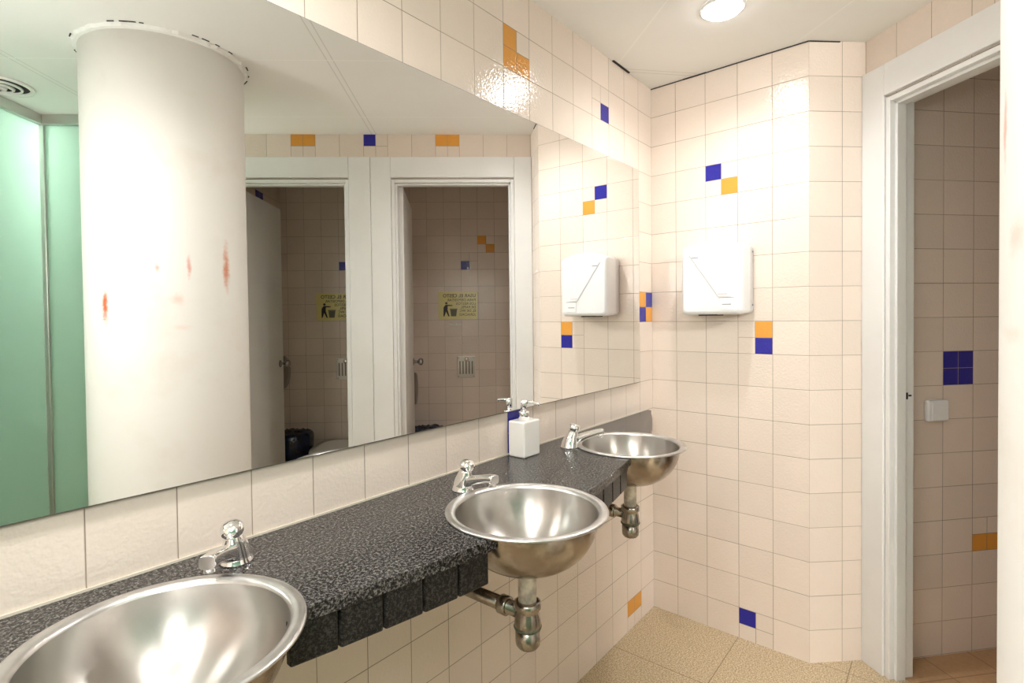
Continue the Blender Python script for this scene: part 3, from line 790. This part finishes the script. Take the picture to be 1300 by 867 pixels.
# toilet paper dispensers on the left wall of each stall
def roll_box(sw, d, z, label):
    ax = Vector((-DD.x, -DD.y, 0))
    root = thing('paper_dispenser', dw(sw, d, z), label, 'toilet paper dispenser', 'round metal paper dispensers')
    b = MB(); b.lathe([(0.112, 0), (0.118, 0.003), (0.118, 0.108), (0.113, 0.115), (0.05, 0.118), (0.002, 0.118)], 48, axis=ax, c=dw(sw, d, z)); b.build('case', M['brownplastic'], root)
    b = MB(); b.lathe([(0.1185, 0.0), (0.1185, 0.012)], 48, axis=ax, c=dw(sw - 0.09, d, z), cap0=False, cap1=False); b.build('band', M['aluminium'], root)
    b = MB(); b.box((sw - 0.066, d - 0.045, z - 0.26), (sw - 0.064, d + 0.045, z - 0.10), lambda s, dd_, zz: dw(s, dd_, zz)); b.build('paper_strip', M['paper'], root)
roll_box(1.815, -0.92, 0.945, 'round metal toilet paper dispenser by the open door in the left doorway of the mirror')
roll_box(0.885, -0.95, 0.81, 'round metal toilet paper dispenser by the door edge in the right doorway of the mirror')
# waste bins with dark bags
def bin_(s, d, hgt, r, label, squash=1.0):
    root = thing('waste_bin', dw(s, d, 0), label, 'waste bin', 'bins lined with dark bags')
    c = dw(s, d)
    b = MB(); b.lathe([(r * 0.78, 0), (r * 0.80, 0.01), (r * 0.98, hgt - 0.04), (r * 0.96, hgt - 0.04), (r * 0.78, 0.02), (0.002, 0.018)], 40, c=c); b.build('bucket', M['black'], root)
    b = MB(); rs = []; rg = random.Random(round(s * 100))
    n = 48; wob = [rg.uniform(-1, 1) for _ in range(n)]
    for k, (rr_, z) in enumerate([(r * 0.93, hgt - 0.17), (r * 1.015, hgt - 0.15), (r * 1.05, hgt - 0.05), (r * 1.06, hgt - 0.015), (r * 1.0, hgt), (r * 0.86, hgt + 0.012), (r * 0.6, hgt + 0.006), (r * 0.3, hgt + 0.012), (r * 0.02, hgt + 0.008)]):
        rs.append([(c.x + rr_ * (1 + 0.02 * wob[(j * 3) % n]) * math.cos(2 * PI * j / n), c.y + rr_ * (1 + 0.02 * wob[(j * 3) % n]) * math.sin(2 * PI * j / n), z + (0.006 * wob[(j * 5 + k) % n] if k > 1 else 0)) for j in range(n)])
    b.rings(rs, cap0=False); b.build('bin_bag', M['bag'], root)
bin_(1.662, -0.95, 0.50, 0.134, 'dark bin lined with a blue bag in the left doorway of the mirror')
bin_(0.700, -1.04, 0.49, 0.138, 'dark bagged bin just above the mirror edge in the right doorway')
# toilet, its closed lid just showing
def toilet(s, label):
    root = thing('toilet', dw(s, SD, 0), label, 'toilet')
    def oval(w_, d0, d1, z, n=40):
        c = (d0 + d1) / 2; h = (d1 - d0) / 2; r = []
        for k in range(n):
            a = 2 * PI * k / n; ce, se = math.cos(a), math.sin(a)
            e = 1.0 if se > 0 else 0.55
            r.append(dw(s + w_ * math.copysign(abs(ce) ** (0.9 if se > 0 else 0.6), ce), SD + c + h * math.copysign(abs(se) ** e, se), z * 0.92))
        return r
    b = MB(); b.rings([oval(.11, .10, .36, 0.0), oval(.105, .10, .36, .05), oval(.12, .06, .42, .2), oval(.17, .02, .53, .34), oval(.182, .005, .55, .385), oval(.182, .005, .55, .40)])
    b.build('toilet_bowl', M['ceramic'], root)
    b = MB(); b.rings([oval(.180, .04, .55, .401), oval(.184, .035, .555, .408), oval(.182, .04, .552, .418)]); b.build('toilet_seat', M['ceramic'], root)
    b = MB(); b.rings([oval(.182, .035, .553, .419), oval(.185, .03, .558, .425), oval(.180, .035, .552, .438), oval(.13, .09, .49, .444)]); b.build('toilet_lid', M['ceramic'], root)
toilet(1.335, 'white toilet lid beside the blue bag in the left doorway of the mirror')
# unlit recessed lamps in the stall ceilings
for s, d, l in ((0.466, -1.0, 'unlit recessed lamp in the ceiling of the right stall'), (1.361, -0.98, 'unlit recessed lamp in the ceiling of the left stall')):
    c = dw(s, d, 0); root = thing('recessed_lamp', dw(s, d, H - 0.004), l, 'ceiling lamp', 'unlit lamps in the stalls')
    b = MB(); b.lathe([(0.062, H - 0.0005), (0.062, H - 0.004), (0.050, H - 0.006), (0.048, H - 0.001)], 32, c=c, cap0=False, cap1=False); b.build('lamp_ring', M['whiteplastic'], root)
    b = MB(); b.lathe([(0.049, H - 0.0015), (0.049, H - 0.0005)], 32, c=c); b.build('lamp_bulb', M['darkgap'], root)

# ------------------------------------------------------------------ downlights
lab_l = ['glowing round downlight in the ceiling before the back wall', 'glowing round downlight above the nearest washbasin', 'unseen fill downlight added behind the camera']
for (lx, ly), l, watt in zip(LAMPS, lab_l, SPOT):
    root = thing('downlight', (lx, ly, H - 0.01), l, 'downlight', 'downlights in the ceiling')
    b = MB(); b.lathe([(0.072, H - 0.0005), (0.072, H - 0.006), (0.064, H - 0.009), (0.060, H - 0.0008)], 40, c=(lx, ly, 0), cap0=False, cap1=False); b.build('trim_ring', M['whiteplastic'], root)
    b = MB(); b.lathe([(0.0595, H - 0.003), (0.0595, H - 0.010), (0.054, H - 0.016), (0.040, H - 0.0195), (0.003, H - 0.021)], 32, c=(lx, ly, 0)); b.build('lens', M['lamp'], root)
    sp_ = bpy.data.lights.new('downlight_beam', 'SPOT'); sp_.energy = watt; sp_.spot_size = math.radians(160); sp_.spot_blend = 1.0; sp_.shadow_soft_size = 0.03; sp_.color = (1.0, 0.985, 0.965)
    so = bpy.data.objects.new('downlight_beam', sp_); COL.objects.link(so); so.parent = root; so.location = (0, 0, -0.035)

# ------------------------------------------------------------------ green glass partition in the corner behind the column
root = thing('glass_partition', dw(2.43, 0.26, 0), 'green frosted glass partition with metal rail and corner post, left in the mirror', 'glass partition')
f = lambda s, d, z: dw(s, d, z)
dEnd = 2.42
zg = H - 0.05
ps = [0.275, 0.78, 1.29, 1.80, 2.40]
for a, c in zip(ps, ps[1:]):
    b = MB(); b.box((2.424, a + 0.004, 0.012), (2.434, c - 0.004, zg), f); b.build('glass_panel', M['glass'], root)
b = MB(); b.box((2.235, 0.255, 0.012), (2.405, 0.265, zg), f); b.build('glass_panel', M['glass'], root)
b = MB(); b.box((1.96, 0.255, 0.012), (2.225, 0.265, zg), f); b.build('glass_panel', M['glass'], root)
b = MB(); b.box((2.405, 0.235, zg), (2.455, dEnd, H - 0.001), f); b.build('rail', M['aluminium'], root, bevel=0.003)
b = MB(); b.box((1.96, 0.235, zg), (2.4045, 0.285, H - 0.001), f); b.build('rail', M['aluminium'], root, bevel=0.003)
b = MB(); b.box((2.408, 0.243, 0.0), (2.440, 0.272, zg), f); b.build('corner_post', M['aluminium'], root, bevel=0.002)
b = MB(); b.box((2.224, 0.250, 0.0), (2.236, 0.270, zg), f); b.build('joint_strip', M['glass'], root)
b = MB(); b.box((2.418, 0.27, 0.0), (2.440, dEnd, 0.012), f); b.box((1.96, 0.249, 0.0), (2.41, 0.271, 0.012), f); b.build('floor_channel', M['aluminium'], root)
# lamp of the room beyond the glass
c = dw(2.78, 0.02, 0); root = thing('ceiling_globe', (c.x, c.y, H - 0.09), 'bright ceiling lamp behind the green glass', 'ceiling lamp')
b = MB(); b.lathe([(0.05, H - 0.001), (0.05, H - 0.02)], 32, c=c); b.build('lamp_base', M['whiteplastic'], root)
b = MB(); b.lathe([(0.04, H - 0.02), (0.09, H - 0.03), (0.11, H - 0.06), (0.09, H - 0.095), (0.05, H - 0.112), (0.002, H - 0.116)], 32, c=c); b.build('lamp_globe', M['farlamp'], root)
# round ceiling vent
vx, vy = -1.87, -2.10
root = thing('ceiling_vent', (vx, vy, H - 0.02), 'round ringed air vent in the ceiling by the green glass, top left in the mirror', 'vent')
for k, (r0, r1) in enumerate([(0.115, 0.098), (0.076, 0.068), (0.049, 0.041), (0.024, 0.016)]):
    dz = 0.006 + 0.006 * k
    b = MB(); b.lathe([(r1, H - dz + 0.004), (r0, H - 0.0012 if k == 0 else H - 0.002 - dz * .5), (r0 - 0.002, H - 0.008 - dz * .5), (r1, H - dz - 0.004), (r1, H - dz + 0.004)], 48, c=(vx, vy, 0), cap0=False, cap1=False); b.build('vent_ring', M['plaster'], root)
b = MB(); b.lathe([(0.098, H - 0.0015), (0.098, H - 0.0006)], 48, c=(vx, vy, 0)); b.build('vent_back', M['darkgap'], root)
b = MB(); b.lathe([(0.004, H - 0.03), (0.004, H - 0.001)], 12, c=(vx, vy, 0)); b.build('vent_spindle', M['greyprint'], root)
